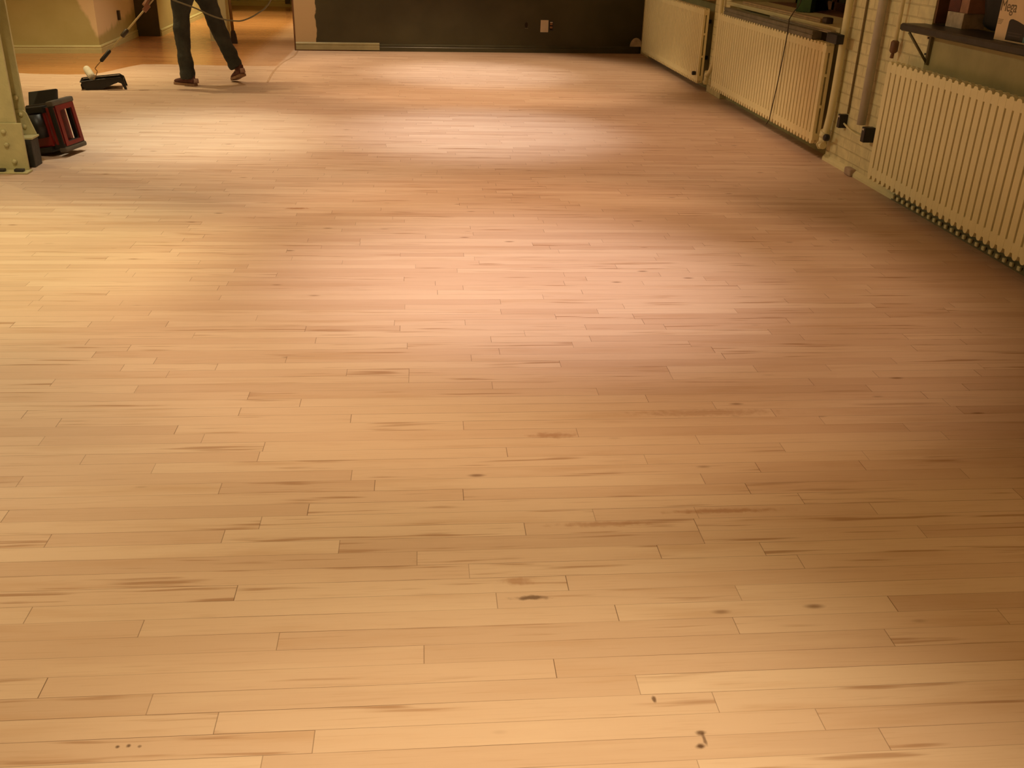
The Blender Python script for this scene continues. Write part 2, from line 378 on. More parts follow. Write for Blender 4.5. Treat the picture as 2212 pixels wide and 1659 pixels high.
# olive pier closing the return, with the cream wall running on behind it
bm = NB(); slab(bm, (-4.15, 15.19), (-3.80, 15.23), 0, CEIL, 0.20)
struct('wall_pier', bm, mat('olive_pier_paint', (0.075, 0.062, 0.024), 0.5, 0.12, 5))
bm = NB(); slab(bm, (-3.80, 15.25), (-3.92, 21.4), 0, CEIL, 0.12)
o = struct('wall_corridor', bm, M_cream)
skirt_on('baseboard_corridor', (-3.799, 15.26), (-3.918, 21.38))
struct('wall_end', box(NB(), (-4.2, 21.4, 0), (-1.0, 21.6, CEIL)), M_cream)
skirt_on('baseboard_end', (-3.9, 21.4), (-1.0, 21.4), 0.13, 0.02)
struct('wall_corridor_right', box(NB(), (-1.66, 14.02, 0), (-1.5, 21.4, CEIL)), M_cream)
struct('wall_post', box(NB(), (-2.985, 14.72, 0), (-2.705, 14.92, CEIL)), M_cream)
struct('trim_5', box(NB(), (-2.76, 21.30, 0.06), (-2.66, 21.375, 2.1)), M_wood_dark)

# right wall: brick piers, parapets behind the radiators, head over the windows
XR = 3.108
struct('wall_right', box(box(box(box(box(NB(), (3.13, 6.03, 0), (3.95, 7.29, CEIL)), (3.13, 10.22, 0), (3.95, 10.74, CEIL)), (3.13, -4.0, 0), (3.95, 2.9, CEIL)),
       (3.13, 13.75, 0), (3.95, 14.4, CEIL)), (3.13, 2.9, 2.7), (3.95, 13.75, CEIL)), M_brick)
M_parapet = mat('greenish_parapet_paint', (0.44, 0.39, 0.18), 0.6, 0.14, 4, 0.2, 50)
bm = NB()
box(bm, (3.13, 2.9, 0), (3.95, 6.03, 1.075)); box(bm, (3.2, 7.29, 0), (3.95, 10.22, 0.93)); box(bm, (3.2, 10.74, 0), (3.95, 13.75, 0.93))
struct('wall_parapet', bm, M_parapet)
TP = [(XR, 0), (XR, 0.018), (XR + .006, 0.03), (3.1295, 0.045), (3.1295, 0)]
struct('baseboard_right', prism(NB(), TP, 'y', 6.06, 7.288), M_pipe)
struct('baseboard_window', prism(NB(), TP, 'y', -4.0, 6.058), mat('shade_toned_trim', (.20, .18, .09), .5, .15, 8))  # darker tone is mostly shade behind the radiator, put into the trim colour
# windows (night outside)
def window(k, y0, y1, z0, jamb):
    t = bpy.data.objects.new('window_%d' % k, None); C.objects.link(t); t['kind'] = 'structure'
    bm = NB(); x = 3.80
    box(bm, (x, y0, z0), (x + .06, y1, z0 + .07)); box(bm, (x, y0, 2.63), (x + .06, y1, 2.7))
    n = 3
    for i in range(n + 1):
        yy = y0 + (y1 - y0 - .06) * i / n; box(bm, (x, yy, z0), (x + .06, yy + .06, 2.7))
    obj('window_frame', bm, M_wood_brown, t)
    obj('pane', box(NB(), (x + .02, y0 + .01, z0 + .01), (x + .03, y1 - .01, 2.69)), M_glass, t)
    bm = NB(); box(bm, (3.135, y1 - .02, z0), (x, y1 - .001, 2.7)); box(bm, (3.135, y0 + .001, z0), (x, y0 + .02, 2.7))
    obj('jamb_lining', bm, jamb, t)
    return t
SX = 3.52
w1 = window(1, 10.74, 13.75, .965, M_wood_tan)
w2 = window(2, 7.29, 10.22, .965, M_cream)
w3 = window(3, 2.9, 6.03, 1.11, M_wood_brown)
obj('window_sill', box(box(NB(), (3.085, 7.295, .931), (SX, 10.215, .965), .004, 0), (SX, 7.295, .931), (3.80, 10.215, .967), 0, 1), [M_cream, M_wood_brown], w2)
obj('window_sill', box(NB(), (3.05, 10.78, .931), (3.80, 13.745, .972), .004), M_wood_tan, w1)

# ------------------------------------------------------------------ radiators
def radiator(label, y0, y1, knob=True, lower=0.0):
    """two-column steel radiator hung on the wall between y0 and y1"""
    t = thing('radiator', label, 'radiator', (3.008, (y0 + y1) / 2, 0.0), group='cream wall radiators')
    hl = (y1 - y0) / 2; pitch = 0.0705; n = int(round((y1 - y0) / pitch)); pitch = (y1 - y0) / n
    zb, zt = 0.085 + lower, 0.855
    fm = NB(); rm = NB()
    for i in range(n):
        yc = -hl + pitch * (i + .5); hw = pitch / 2 - 0.0075
        prof = [(yc - hw, zb + .03), (yc - hw * .7, zb + .008), (yc - hw * .3, zb), (yc + hw * .3, zb), (yc + hw * .7, zb + .008), (yc + hw, zb + .03),
                (yc + hw, zt - .02), (yc + hw * .7, zt - .004), (yc + hw * .3, zt), (yc - hw * .3, zt), (yc - hw * .7, zt - .004), (yc - hw, zt - .02)]
        inner = [(yc + (q[0] - yc) * .95, q[1]) for q in prof]
        # front tube with softened front edge
        A = [fm.verts.new((0.0, *q)) for q in inner]; B = [fm.verts.new((0.006, *q)) for q in prof]; D = [fm.verts.new((0.024, *q)) for q in prof]
        m_ = len(prof)
        fm.faces.new(A[::-1])
        for P_, Q_ in ((A, B), (B, D)):
            for j in range(m_): fm.faces.new((P_[j], P_[(j + 1) % m_], Q_[(j + 1) % m_], Q_[j]))
        fm.faces.new(D)
        prism(rm, [(q[0], q[1]) for q in prof], 'x', 0.038, 0.062)
    if y0 < 6.5:  # added pale nubs stand in for dots of light falling between the ribs
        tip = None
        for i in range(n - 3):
            if tip is None: tip = obj('light_dot_nub', box(NB(), (.084, -.013, .016), (.0985, .013, .040), .005), M_rad, t); q_ = tip
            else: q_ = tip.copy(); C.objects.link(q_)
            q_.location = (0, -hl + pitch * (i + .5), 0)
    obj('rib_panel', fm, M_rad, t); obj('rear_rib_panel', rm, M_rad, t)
    obj('top_header', box(NB(), (0.0008, -hl + .004, zt - .066), (0.058, hl - .004, zt - .016), .003), M_rad, t)
    obj('bottom_header', box(NB(), (0.0008, -hl + .004, zb + .028), (0.058, hl - .004, zb + .080), .003), M_rad, t)
    for s in (-1, 1):
        for z in (zb + .27, zb + .50): obj('spacer', box(NB(), (0.02, s * hl - (.03 if s > 0 else -.002), z), (0.045, s * hl + (-.002 if s > 0 else .03), z + .022), .003), M_rad, t)
    for yy in (-hl + .35, hl - .35):
        for z in (.3, .68): obj('wall_bracket', box(NB(), (0.058, yy - .02, z), (0.187 if y0 > 6.5 else 0.1215, yy + .02, z + .04)), M_iron, t)
    return t
r1 = radiator('cream radiator in the far corner beside the olive wall', 10.72, 13.67)
r2 = radiator('cream radiator under the middle window with a dark cord hanging over it', 7.30, 10.19, lower=.03)
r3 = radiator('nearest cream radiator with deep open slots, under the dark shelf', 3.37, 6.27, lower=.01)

# valves and risers at the near ends of two radiators
def riser(name, label, y, x, ztop, yb, zb, rad=.024):
    t = thing(name, label, 'pipe', (x, y, 0))
    pts = smooth_path([(0, 0, ztop), (0, 0, 1.0), (0, (yb - y) * .15, .45), (-.005, (yb - y) * .45, .28), (-.012, yb - y - .01, zb + .10)], 8)
    obj('pipe', tube(NB(), pts, rad, 14), M_pipe, t)
    bm = NB(); tube(bm, [(-.012, yb - y - .01, zb + .13), (-.012, yb - y, zb + .10), (-.014, yb - y + .005, zb + .085)], rad * 1.35, 10)
    obj('collar', bm, M_pipe, t)
    bm = NB(); tube(bm, [(-.014, yb - y + .005, zb + .09), (-.014, yb - y + .01, zb + .03)], rad * 1.1, 12)
    tube(bm, [(-.014, yb - y - .02, zb + .02), (-.014, yb - y + .045, zb + .02)], rad * 1.0, 12); tube(bm, [(-.014, yb - y + .02, zb + .02), (-.014, yb - y + .034, zb + .02)], rad * 1.4, 6)
    obj('valve_body', bm, M_pipe, t)
    return t
rp1 = riser('riser_pipe', 'cream heating pipe running down between the two far radiators', 10.38, 3.085, CEIL, 10.58, .10, .023)
rp2 = riser('riser_pipe', 'cream heating pipe running down beside the cord-draped radiator and the brick pier', 7.20, 3.085, CEIL, 7.235, .10, .027)
def valve_knob(t, loc, rad):
    bm = NB(); tube(bm, [(-.02, 0, 0), (-.012, 0, 0), (.012, 0, 0), (.02, 0, 0)], [rad * .75, rad, rad, rad * .75], 14)
    o = obj('valve_knob', bm, M_black, t); o.location = Vector(loc) - t.location; return o
valve_knob(r1, (2.985, 10.80, .185), .022); valve_knob(rp2, (3.045, 7.12, .20), .026)
bm = NB(); tube(bm, [(3.045 - 3.085, 7.12 - 7.20, .20), (3.071 - 3.085, 7.235 - 7.20, .14)], .010, 8); obj('valve_spindle', bm, M_pipe, rp2)
bm = NB(); tube(bm, [(-.02, 10.80 - r1.location.y, .185), (.004, 10.80 - r1.location.y, .17)], .010, 8); obj('valve_spindle', bm, M_pipe, r1)

# conduits on the brick pier
t = thing('conduit', 'thick grey-pink conduit on the brick pier ending at a black box', 'pipe', (3.085, 6.66, 0))
obj('pipe', tube(NB(), [(0, 0, CEIL), (0, 0, .38)], .030, 16), mat('pinkish_grey_paint', (0.50, 0.46, 0.36), 0.5, 0.15, 7, 0.1, 40), t)
obj('pipe_strap', box(tube(NB(), [(0, 0, 1.85), (0, 0, 1.875)], .034, 16), (.02, -.05, 1.851), (.0445, .05, 1.874)), M_galv, t)
t = thing('junction_box', 'black junction box at the foot of the thick conduit', 'electrical box', (3.075, 6.54, .335))
obj('box_body', box(NB(), (-.022, -.026, -.052), (.054, .026, .050), .004), M_black, t)
obj('cover_screw', box(NB(), (-.025, -.010, .028), (-.0215, .010, .040)), M_white, t)
t = thing('cable', 'thin dark cable in the groove of the brick pier, ending at a black clip', 'cable', (3.12, 6.985, 0))
obj('cord', tube(NB(), [(0, 0, CEIL), (.0, .0, .40)], .008, 8), mat('brown_cable', (.22, .17, .07), .6), t)
t = thing('junction_box', 'small black box low on the brick pier beside the cream heating pipe', 'electrical box', (3.09, 7.01, .345))
obj('box_body', box(NB(), (-.022, -.02, -.05), (.039, .022, .048), .004), M_black, t)
obj('cover_screw', box(NB(), (-.025, -.008, .026), (-.0215, .008, .038)), M_white, t)
t = thing('cable', 'short cream cable linking the two black boxes on the brick pier', 'cable', (3.115, 6.78, .30))
obj('cord', tube(NB(), smooth_path([(-.01, -.20, .02), (0, -.1, -.01), (0, .1, .0), (-.01, .208, .03)]), .007, 8), M_pipe, t)
# thin pipe with brown grip
t = thing('pull_rod', 'thin cream rod with a brown wooden grip hanging beside the shelf bracket', 'rod', (3.085, 6.37, 0))
obj('rod', tube(NB(), [(0, 0, CEIL), (0, .005, .965)], .013, 10), M_pipe, t)
obj('grip', tube(NB(), [(0, .008, .972), (0, .008, .962), (0, .01, .905), (0, .01, .893)], [.016, .026, .026, .016], 14), M_wood_brown, t)
obj('tip', tube(NB(), [(0, .012, .895), (0, .02, .862)], [.010, .013], 8), M_wood_brown, t)
# grey chip on the floor trim
bm = NB(); box(bm, (3.085, 6.70, 0.001), (3.1295, 6.81, .055), .012)
tag(obj('plaster_block', bm, mat('pinkish_plaster', (.46, .34, .25), .8, .15, 20)), 'pinkish grey plaster lump on the floor against the brick pier', 'block')

# ------------------------------------------------------------------ shelf under the near window and what stands on it
sh = thing('wall_shelf', 'dark window shelf above the nearest radiator', 'shelf', (2.95, 4.6, 1.085))
bm = NB(); prism(bm, [(-.0, -.018), (.012, -.026), (.30, -.026), (.30, .018), (.010, .018), (0, .008)], 'y', -1.7, 1.40)
prism(bm, [(.0, -.018), (.012, -.026), (.155, -.026), (.155, .018), (.010, .018), (0, .008)], 'y', 1.40, 1.47)
obj('board', bm, mat('dark_shelf_paint', (.030, .027, .020), .42, .3, 8, .1, 30), sh)
for yy in (1.38, -.9):
    br = obj('bracket', prism(NB(), [(.160, -.026), (.177, -.026), (.177, -.215), (.160, -.215)], 'y', yy - .012, yy + .012), mat('olive_bracket_paint', (.18, .15, .06), .5), sh)
    obj('strut', tube(NB(), [(.02, yy + .0, -.03), (.168, yy + .0, -.205)], .0085, 8), br.data.materials[0], br)
    for z in (-.06, -.155): obj('screw', tube(NB(), [(.155, yy + .02, z), (.178, yy + .02, z)], .006, 8), M_iron, br)
# the white carton
mb = thing('carton', 'white carton with a black device picture standing on the dark shelf', 'box', (3.005, 4.72, 1.104))
obj('carton_body', box(NB(), (0, -.36, 0), (.14, .39, .36), .002), M_carton, mb)
def text(name, body, size, m, parent, loc, sx=1.0):
    cu = bpy.data.curves.new(name, 'FONT'); cu.body = body; cu.size = size; cu.extrude = 0.0004; cu.space_character = 0.95
    o = bpy.data.objects.new(name, cu); C.objects.link(o); cu.materials.append(m); o.parent = parent
    me = bpy.data.meshes.new_from_object(o); bpy.data.objects.remove(o); me.name = name
    o = bpy.data.objects.new(name, me); C.objects.link(o); o.parent = parent
    o.location = loc; o.rotation_euler = (R(90), 0, R(-90)); o.scale = (sx, 1, 1)
    return o
M_ink = mat('grey_print', (.16, .12, .07), .6)
text('printed_word', 'Mega', .078, M_ink, mb, (-.0008, .388, .142), .95)
bm = NB(); prism(bm, [(.282, .008), (.02, .008), (.02, .070), (.12, .086), (.20, .103), (.25, .110), (.270, .107), (.279, .098)], 'x', -.0012, -.0002)
obj('device_picture', bm, mat('black_print', (.016, .014, .012), .45), mb)
mg_ = mat('dark_grey_print', (.06, .05, .045), .4)
obj('device_stripe', box(NB(), (-.002, .14, .044), (-.0012, .27, .047)), mg_, mb); obj('device_stripe', box(NB(), (-.002, .15, .030), (-.0012, .26, .034)), mg_, mb)
bm = NB(); box(bm, (-.002, .10, .008), (-.0002, .122, .035)); obj('picture_corner', bm, mat('teal_print', (.10, .22, .20), .5), mb)
for k_ in range(4): obj('small_print', box(NB(), (-.001, .335 + .004 * k_, .100 - .007 * k_), (-.0002, .385, .102 - .007 * k_)), M_ink, mb)
# clutter in the window opening
zs = 1.1035
t = thing('carton', 'small off-white box on the dark shelf under a red box', 'box', (3.20, 5.80, zs)); obj('carton_body', box(NB(), (-.06, -.10, 0), (.08, .09, .085), .003), mat('worn_white_card', (.50, .42, .30), .7, .25, 25), t)
t = thing('carton', 'small dark red box stacked on the off-white box in the window', 'box', (3.21, 5.82, zs + .0855)); obj('carton_body', box(NB(), (-.06, -.04, 0), (.08, .09, .08), .003), mat('dark_red_card', (.10, .02, .012), .6, .2, 20), t)
t = thing('carton', 'small pinkish box beside the dark red box in the window', 'box', (3.19, 5.74, zs + .0855)); obj('carton_body', box(NB(), (-.04, -.055, 0), (.08, .035, .09), .003), mat('pink_card', (.34, .17, .10), .6, .2, 20), t)
# black bag: slumped sack
def sack(name, label, cat, loc, sx, sy, sz, m, seed, rot=0.0, parent=None):
    bm = bmesh.new(); bmesh.ops.create_uvsphere(bm, u_segments=28, v_segments=18, radius=1.0); rr = random.Random(seed); ph = [rr.uniform(0, 6) for _ in range(6)]
    for vv in bm.verts:
        x, y, z = vv.co; k = 1 + .07 * math.sin(5 * x + ph[0]) * math.cos(4 * y + ph[1]) + .05 * math.sin(9 * z + ph[2] + 3 * x)
        q = [math.copysign(abs(c) ** .62, c) for c in (x, y, z)]
        vv.co = Vector((q[0] * sx * k, q[1] * sy * k, max(-sz, q[2] * sz * k) + sz))
    o = obj(name, bm, m, parent, True); o.location = loc; o.rotation_euler = (0, 0, rot)
    if not parent: tag(o, label, cat)
    return o
sack('bag', 'black bag slumped on the dark shelf in the near window', 'bag', (3.30, 5.46, zs), .12, .20, .13, mat('black_sack', (.010, .009, .008), .6, .3, 20), 3)
# green bag on the middle sill
gb = thing('bag', 'green and black bag standing on the sill of the middle window', 'bag', (3.425, 8.82, .968), (0, 0, R(50)))
bm = NB(); tmp = bmesh.new(); bmesh.ops.create_cube(tmp, size=1.0); bmesh.ops.subdivide_edges(tmp, edges=list(tmp.edges), cuts=6, use_grid_fill=True)
for vv in tmp.verts:
    z = vv.co.z + .5; s = 1 - .16 * z
    vv.co = Vector((.245 + vv.co.x * .48 * s + .008 * math.sin(22 * vv.co.y + 9 * z), .055 + vv.co.y * .11 * s + .008 * math.sin(17 * z + 9 * vv.co.x), z * .42 + (.006 * math.sin(13 * vv.co.x) if z > .01 else 0)))
merge(bm, tmp)
for f in bm.faces: f.smooth = True
obj('bag_body', bm, mat('black_plastic_bag', (.014, .016, .012), .4, .5, 16), gb)
bm = NB(); prism(bm, [(-.022, .002), (.10, .004), (.125, .36), (.0, .38)], 'y', -.012, .118)
obj('end_panel', bm, mat('green_plastic_bag', (.045, .10, .012), .45, .3, 10), gb)

# ------------------------------------------------------------------ strips lying on the middle radiator and sill
def channel(label, y0, y1, x, z, wd, h, m, roll=0.0, nm='metal_channel'):
    t = thing(nm, label, 'strip', (x, (y0 + y1) / 2, z), (0, R(roll), 0), 'strips lying above the middle radiator')
    L2 = (y1 - y0) / 2; s = .004
    bm = NB(); prism(bm, [(0, 0), (0, h * .45), (.006, h * .5), (.006, h * .6), (0, h * .65), (0, h - .004), (.004, h), (wd, h), (wd, 0)], 'y', -L2, L2)
    obj('profile', bm, m, t); return t
channel('long grey metal channel resting along the top of the middle radiator', 7.60, 9.98, 3.0, .8565, .075, .062, M_galv)
channel('shorter grey metal channel lying over the near end of the middle radiator', 7.36, 8.75, 3.045, .9195, .055, .02, mat('dull_aluminium', (.42, .38, .28), .4, .15, 14, metal=.3))
channel('tan rail lying on the sill of the middle window behind the grey channel', 7.75, 9.75, 3.105, .9655, .05, .028, mat('tan_rail', (.42, .32, .17), .5, .2, 10), nm='wooden_rail')
bm = NB(); box(bm, (2.992, 7.105, .868), (3.050, 7.30, .935), .006)
tag(obj('end_bracket', bm, M_black), 'black block at the near end of the middle radiator top', 'bracket')
bm = NB(); box(bm, (3.115, 7.65, .966), (3.175, 7.74, 1.01), .012)
tag(obj('dark_lump', bm, M_wood_dark), 'small dark block at the end of the tan rail on the sill', 'block').name = 'end_block'
# cord draped over the middle radiator
hc = smooth_path([(3.13, 8.20, 1.40), (3.13, 8.28, 1.10), (3.10, 8.33, 1.0), (3.03, 8.22, .95), (2.994, 8.12, .935), (2.985, 8.10, .80), (2.985, 8.16, .45), (2.986, 8.23, .17), (2.985, 8.245, .13), (2.982, 8.29, .085)], 8)
tag(obj('hanging_cord', tube(NB(), hc, .0042, 8), mat('dark_cord', (.05, .03, .012), .6)), 'thin dark cord hanging from the middle window down over the radiator', 'cord')

# ------------------------------------------------------------------ far wall fittings
def onfar(name, label, cat, xloc, z):
    t = thing(name, label, cat); t.matrix_world = FM @ Matrix.Translation((xloc, 0, z)); t.location = (FM @ Vector((xloc, 0, z))); t.rotation_euler = (0, 0, ang); return t
k = 1 / math.cos(ang)
t = onfar('blank_plate', 'white cover plate hanging on the olive wall', 'wall plate', (1.709 - fx0) * k, .354)
obj('plate', box(NB(), (-.056, -.012, -.08), (.056, -.0005, .08), .004), M_white, t)
t = onfar('outlet', 'open electrical outlet right of the white plate on the olive wall', 'outlet', (1.806 - fx0) * k, .358)
obj('box_rim', box(box(box(box(NB(), (-.032, -.008, -.065), (-.022, -.0005, .065)), (.022, -.008, -.065), (.032, -.0005, .065)), (-.032, -.008, .055), (.032, -.0005, .065)), (-.032, -.008, -.065), (.032, -.0005, -.055)), M_iron, t)
obj('socket', box(box(NB(), (-.017, -.012, .012), (.017, -.0005, .034), .003), (-.017, -.012, -.032), (.017, -.0005, -.006), .003), mat('orange_brown_socket', (.34, .16, .07), .5), t)
obj('label_strip', box(NB(), (-.018, -.012, .040), (.018, -.0005, .052)), M_white, t)
obj('back_plate', box(NB(), (-.022, -.004, -.055), (.022, -.0004, .055)), M_recess, t)
t = onfar('outlet_opening', 'small dark cable hole with a pale lip in the olive wall', 'outlet hole', (1.453 - fx0) * k, .365)
bm = NB(); tmp = [(.021 * math.cos(a), .036 * math.sin(a)) for a in [i * math.pi / 10 for i in range(20)]]; prism(bm, tmp, 'y', -.003, -.0004)
obj('hole', bm, M_recess, t)
obj('lip', box(NB(), (-.02, -.006, -.046), (.024, -.0004, -.040)), M_galv, t)
t = onfar('plaster_patch', 'round pale plaster patch above the baseboard in the far right corner', 'patch', (3.05 - fx0) * k, .096)
bm = NB(); prism(bm, [(.088 * math.cos(a), .118 * math.sin(a)) for a in [i * math.pi / 14 for i in range(15)]], 'y', -.02, -.0005)
obj('patch', bm, mat('pale_plaster', (.62, .54, .42), .8, .2, 18), t)
bm = NB(); box(bm, (-4.088, 14.155, .305), (-4.05, 14.20, .425), .003)
o = tag(obj('outlet_opening', bm, M_wood_dark), 'narrow dark outlet slot in the cream wall behind the worker', 'outlet hole'); 
o.location = (.016, 0, 0)

# ------------------------------------------------------------------ riveted column
t = thing('steel_column', 'cream riveted steel column at the left edge of the view', 'column', (-2.85, 6.8, 0))
def cb(a, b, bev=0.0): return box(NB(), (a[0] + 2.85, a[1] - 6.8, a[2]), (b[0] + 2.85, b[1] - 6.8, b[2]), bev)
obj('near_flange', cb((-3.03, 6.665, .02), (-2.655, 6.685, CEIL), .003), M_steel, t)
obj('far_flange', cb((-3.03, 6.90, .20), (-2.676, 6.92, CEIL), .003), M_steel, t)
obj('web', cb((-2.86, 6.686, .02), (-2.84, 6.90, CEIL)), M_steel, t)
obj('base_plate', cb((-3.14, 6.56, 0.0005), (-2.60, 6.66, .012), .003), M_steel, t)
gp = obj('gusset_plate', cb((-3.10, 6.645, .012), (-2.618, 6.663, .315), .003), M_steel, t)
for (x, z) in ((-2.735, .26), (-2.73, .175), (-2.70, .065), (-2.85, .26), (-2.85, .175), (-2.85, .065), (-2.97, .26), (-2.97, .175), (-3.0, .065)):
    obj('rivet', tube(NB(), [(x + 2.85, 6.646 - 6.8, z), (x + 2.85, 6.636 - 6.8, z), (x + 2.85, 6.629 - 6.8, z)], [.017, .015, .006], 12), M_steel, gp)
obj('far_gusset', prism(NB(), [(.02, .20), (.228, .20), (.185, .34), (.165, .36), (.02, .36)], 'y', .084, .0985), M_steel, t)
for (x, z) in ((-2.715, .44), (-2.70, .33), (-2.69, .25)):
    obj('flange_rivet', tube(NB(), [(x + 2.85, 6.90 - 6.8, z), (x + 2.85, 6.878 - 6.8, z), (x + 2.85, 6.87 - 6.8, z)], [.017, .015, .006], 12), M_steel, t)
bm = NB(); box(bm, (.155, -.037, .0005), (.232, .095, .185), .006); obj('foot_block', bm, M_iron, t)
obj('foot_cap', cb((-2.70, 6.765, .186), (-2.61, 6.899, .199), .003), M_steel, t)
for x in (-2.66, -2.78, -2.98): obj('anchor_bolt', box(NB(), (x - .03 + 2.85, -.225, .0125), (x + .03 + 2.85, -.185, .030), .006), M_iron, t)

# ------------------------------------------------------------------ jobsite radio
jr = thing('jobsite_radio', 'red and black jobsite radio with its black lid flipped up beside the column', 'radio', (-2.625, 7.24, .012), (0, R(-9), R(-13)))
jr.scale = (1.0, 1.0, .94)
def jb(a, b, bev, m, name, par=None): return obj(name, box(NB(), a, b, bev), m, par or jr)
body = jb((-.15, -.13, .055), (.07, .13, .335), .012, M_red, 'body')
jb((-.15, -.14, .30), (.075, .135, .352), .012, M_black, 'top_case')
jb((-.165, -.12, .27), (-.150, .12, .335), .004, M_red, 'side_panel')
bm = NB(); box(bm, (-.12, -.15, .014), (.06, .14, .056), .01); obj('base', bm, M_black, jr)
tube_bm = NB(); tube(tube_bm, [(.005, -.145, .13), (.005, -.145, .30)], [.052, .052], 18); obj('speaker_barrel', tube_bm, M_black, jr)
bm = NB(); box(bm, (-.012, -.199, .20), (-.002, -.195, .285)); obj('barrel_strip', bm, M_grayplas, jr)
# roll-bar frame on the right-hand side: loop of square bar with red facing
def loop(bm, x0, x1, o_, i_, bev=0):
    oy0, oz0, oy1, oz1 = o_; iy0, iz0, iy1, iz1 = i_
    for x in (x0, x1):
        pass
    O = [(oy0, oz0), (oy1, oz0), (oy1, oz1), (oy0, oz1)]; I = [(iy0, iz0), (iy1, iz0), (iy1, iz1), (iy0, iz1)]
    V = {}
    for s, x in enumerate((x0, x1)):
        V[s] = ([bm.verts.new((x, *q)) for q in O], [bm.verts.new((x, *q)) for q in I])
    for j in range(4):
        k_ = (j + 1) % 4
        bm.faces.new((V[0][0][j], V[0][0][k_], V[0][1][k_], V[0][1][j])); bm.faces.new((V[1][0][j], V[1][1][j], V[1][1][k_], V[1][0][k_]))
        bm.faces.new((V[0][0][j], V[1][0][j], V[1][0][k_], V[0][0][k_])); bm.faces.new((V[0][1][j], V[0][1][k_], V[1][1][k_], V[1][1][j]))
    return bm
fr = obj('roll_bar', loop(NB(), .105, .150, (-.13, .008, .13, .372), (-.072, .075, .072, .300)), M_black, jr)
bv = fr.modifiers.new('soft', 'BEVEL'); bv.width = .012; bv.segments = 3
obj('roll_bar_facing', loop(NB(), .146, .156, (-.112, .045, .112, .340), (-.076, .072, .076, .302)), M_red, jr)
obj('front_facing', box(NB(), (.085, -.126, .06), (.150, -.104, .335), .006), M_red, jr)
jb((.10, -.134, .338), (.157, .134, .378), .014, M_grayplas, 'bumper'); jb((.10, -.134, .002), (.157, .134, .040), .014, M_grayplas, 'bumper')
for q_ in ((-.12, .30), (.08, .30), (-.12, .03), (.08, .03)): jb((.06, q_[0], q_[1]), (.11, q_[0] + .04, q_[1] + .04), .006, M_black, 'frame_mount')
ld = obj('lid', box(NB(), (-.075, -.012, 0), (.145, .012, .105), .006), M_black, jr); ld.location = (-.015, -.03, .352); ld.rotation_euler = (R(-24), 0, 0)
obj('hinge_strip', box(NB(), (-.10, -.06, .350), (.06, -.05, .362), .002), M_grayplas, jr)

# ------------------------------------------------------------------ paint tray, roller
tr = thing('paint_tray', 'black paint tray standing on the bare floor in front of the worker', 'tray', (-3.185, 10.30, 0), (0, 0, R(14)))
tr.scale = (.84, .86, .78)
# lengthwise profile: deep well on the left, ramp rising right, outer lip down to feet
prof = [(-.235, .098), (-.205, .012), (-.185, .001), (-.03, .001), (0.0, .012), (.12, .066), (.16, .080), (.195, .112)]
def shell(prof, y0, y1, th):
    bm = NB(); P_ = [Vector((p[0], 0, p[1])) for p in prof]; N_ = []
    for i in range(len(P_)):
        a = P_[max(i - 1, 0)]; b = P_[min(i + 1, len(P_) - 1)]; t_ = (b - a).normalized(); N_.append(Vector((-t_.z, 0, t_.x)) * th)
    out = [(p.x, p.z) for p in P_] + [((p + n).x, (p + n).z) for p, n in reversed(list(zip(P_, N_)))]
    return prism(bm, out, 'y', y0, y1)
obj('pan', shell(prof, -.15, .15, .005), M_black, tr)
for s, nm in ((-1, 'side_wall'), (1, 'side_wall')):
    bm = NB(); y = s * .15
    prism(bm, [(-.235, .098), (-.205, .012), (-.185, .001), (-.03, .001), (0, .012), (.12, .066), (.16, .080), (.215, .135), (.19, .142), (-.10, .116)], 'y', y - .004 if s < 0 else y, y if s < 0 else y + .004)
    obj(nm, bm, M_black, tr)
bm = NB(); tube(bm, [(-.24, -.158, .10), (-.10, -.158, .118), (.19, -.158, .145), (.235, -.158, .115), (.235, .158, .115), (.19, .158, .145), (-.10, .158, .118), (-.24, .158, .10), (-.24, -.158, .10)], .0075, 8, cap=False)
obj('rim', bm, M_black, tr)
for s in (-1, 1):
    bm = NB(); prism(bm, [(.19, .142), (.238, .112), (.262, .001), (.235, .001), (.205, .075), (.17, .088)], 'y', s * .15 - .012, s * .15 + .012); obj('foot', bm, M_black, tr)
obj('end_sheen', box(NB(), (-.2345, -.13, .03), (-.2315, .13, .095), .001), mat('pale_end_sheen', (.5, .42, .30), .5), tr).rotation_euler = (0, R(-8), 0)  # pale strip: light reflected off the tray's end, put into its colour
tr.children[-1].location = (.006, 0, -.006)

pr = thing('paint_roller', 'white paint roller on a long pole held by the worker', 'paint roller', (-3.29, 10.26, .145))
L0 = Vector((-3.29, 10.26, .145))
a = Vector((-.030, .045, .018)); b = Vector((.028, -.050, -.022)); d = (b - a).normalized()
bm = NB(); tube(bm, [a - d * .045, a - d * .04, a, b, b + d * .03, b + d * .035], [.020, .032, .036, .036, .034, .020], 18)
obj('roller_sleeve', bm, mat('white_nap', (.74, .70, .60), .9, .06, 40, .6, 120), pr)
grip0 = Vector((-3.150, 10.20, .265)); hand = Vector((-2.672, 10.45, .792)); pd = (hand - grip0).normalized(); hand = hand - pd * .06
top = grip0 + pd * 1.06
wr = [b + d * .05, b + d * .085 + Vector((0, 0, .01)), Vector((-3.197, 10.20, .168)) - L0, Vector((-3.212, 10.20, .198)) - L0, grip0 - pd * .02 - L0, grip0 - L0]
obj('wire_frame', tube(NB(), smooth_path(wr, 5), .0042, 8), mat('brass_wire', (.30, .17, .06), .35, metal=.5), pr)
bm = NB(); tube(bm, [grip0 - L0, grip0 + pd * .012 - L0, grip0 + pd * .135 - L0, grip0 + pd * .145 - L0], [.010, .0185, .0185, .012], 12); obj('handle_grip', bm, M_black, pr)
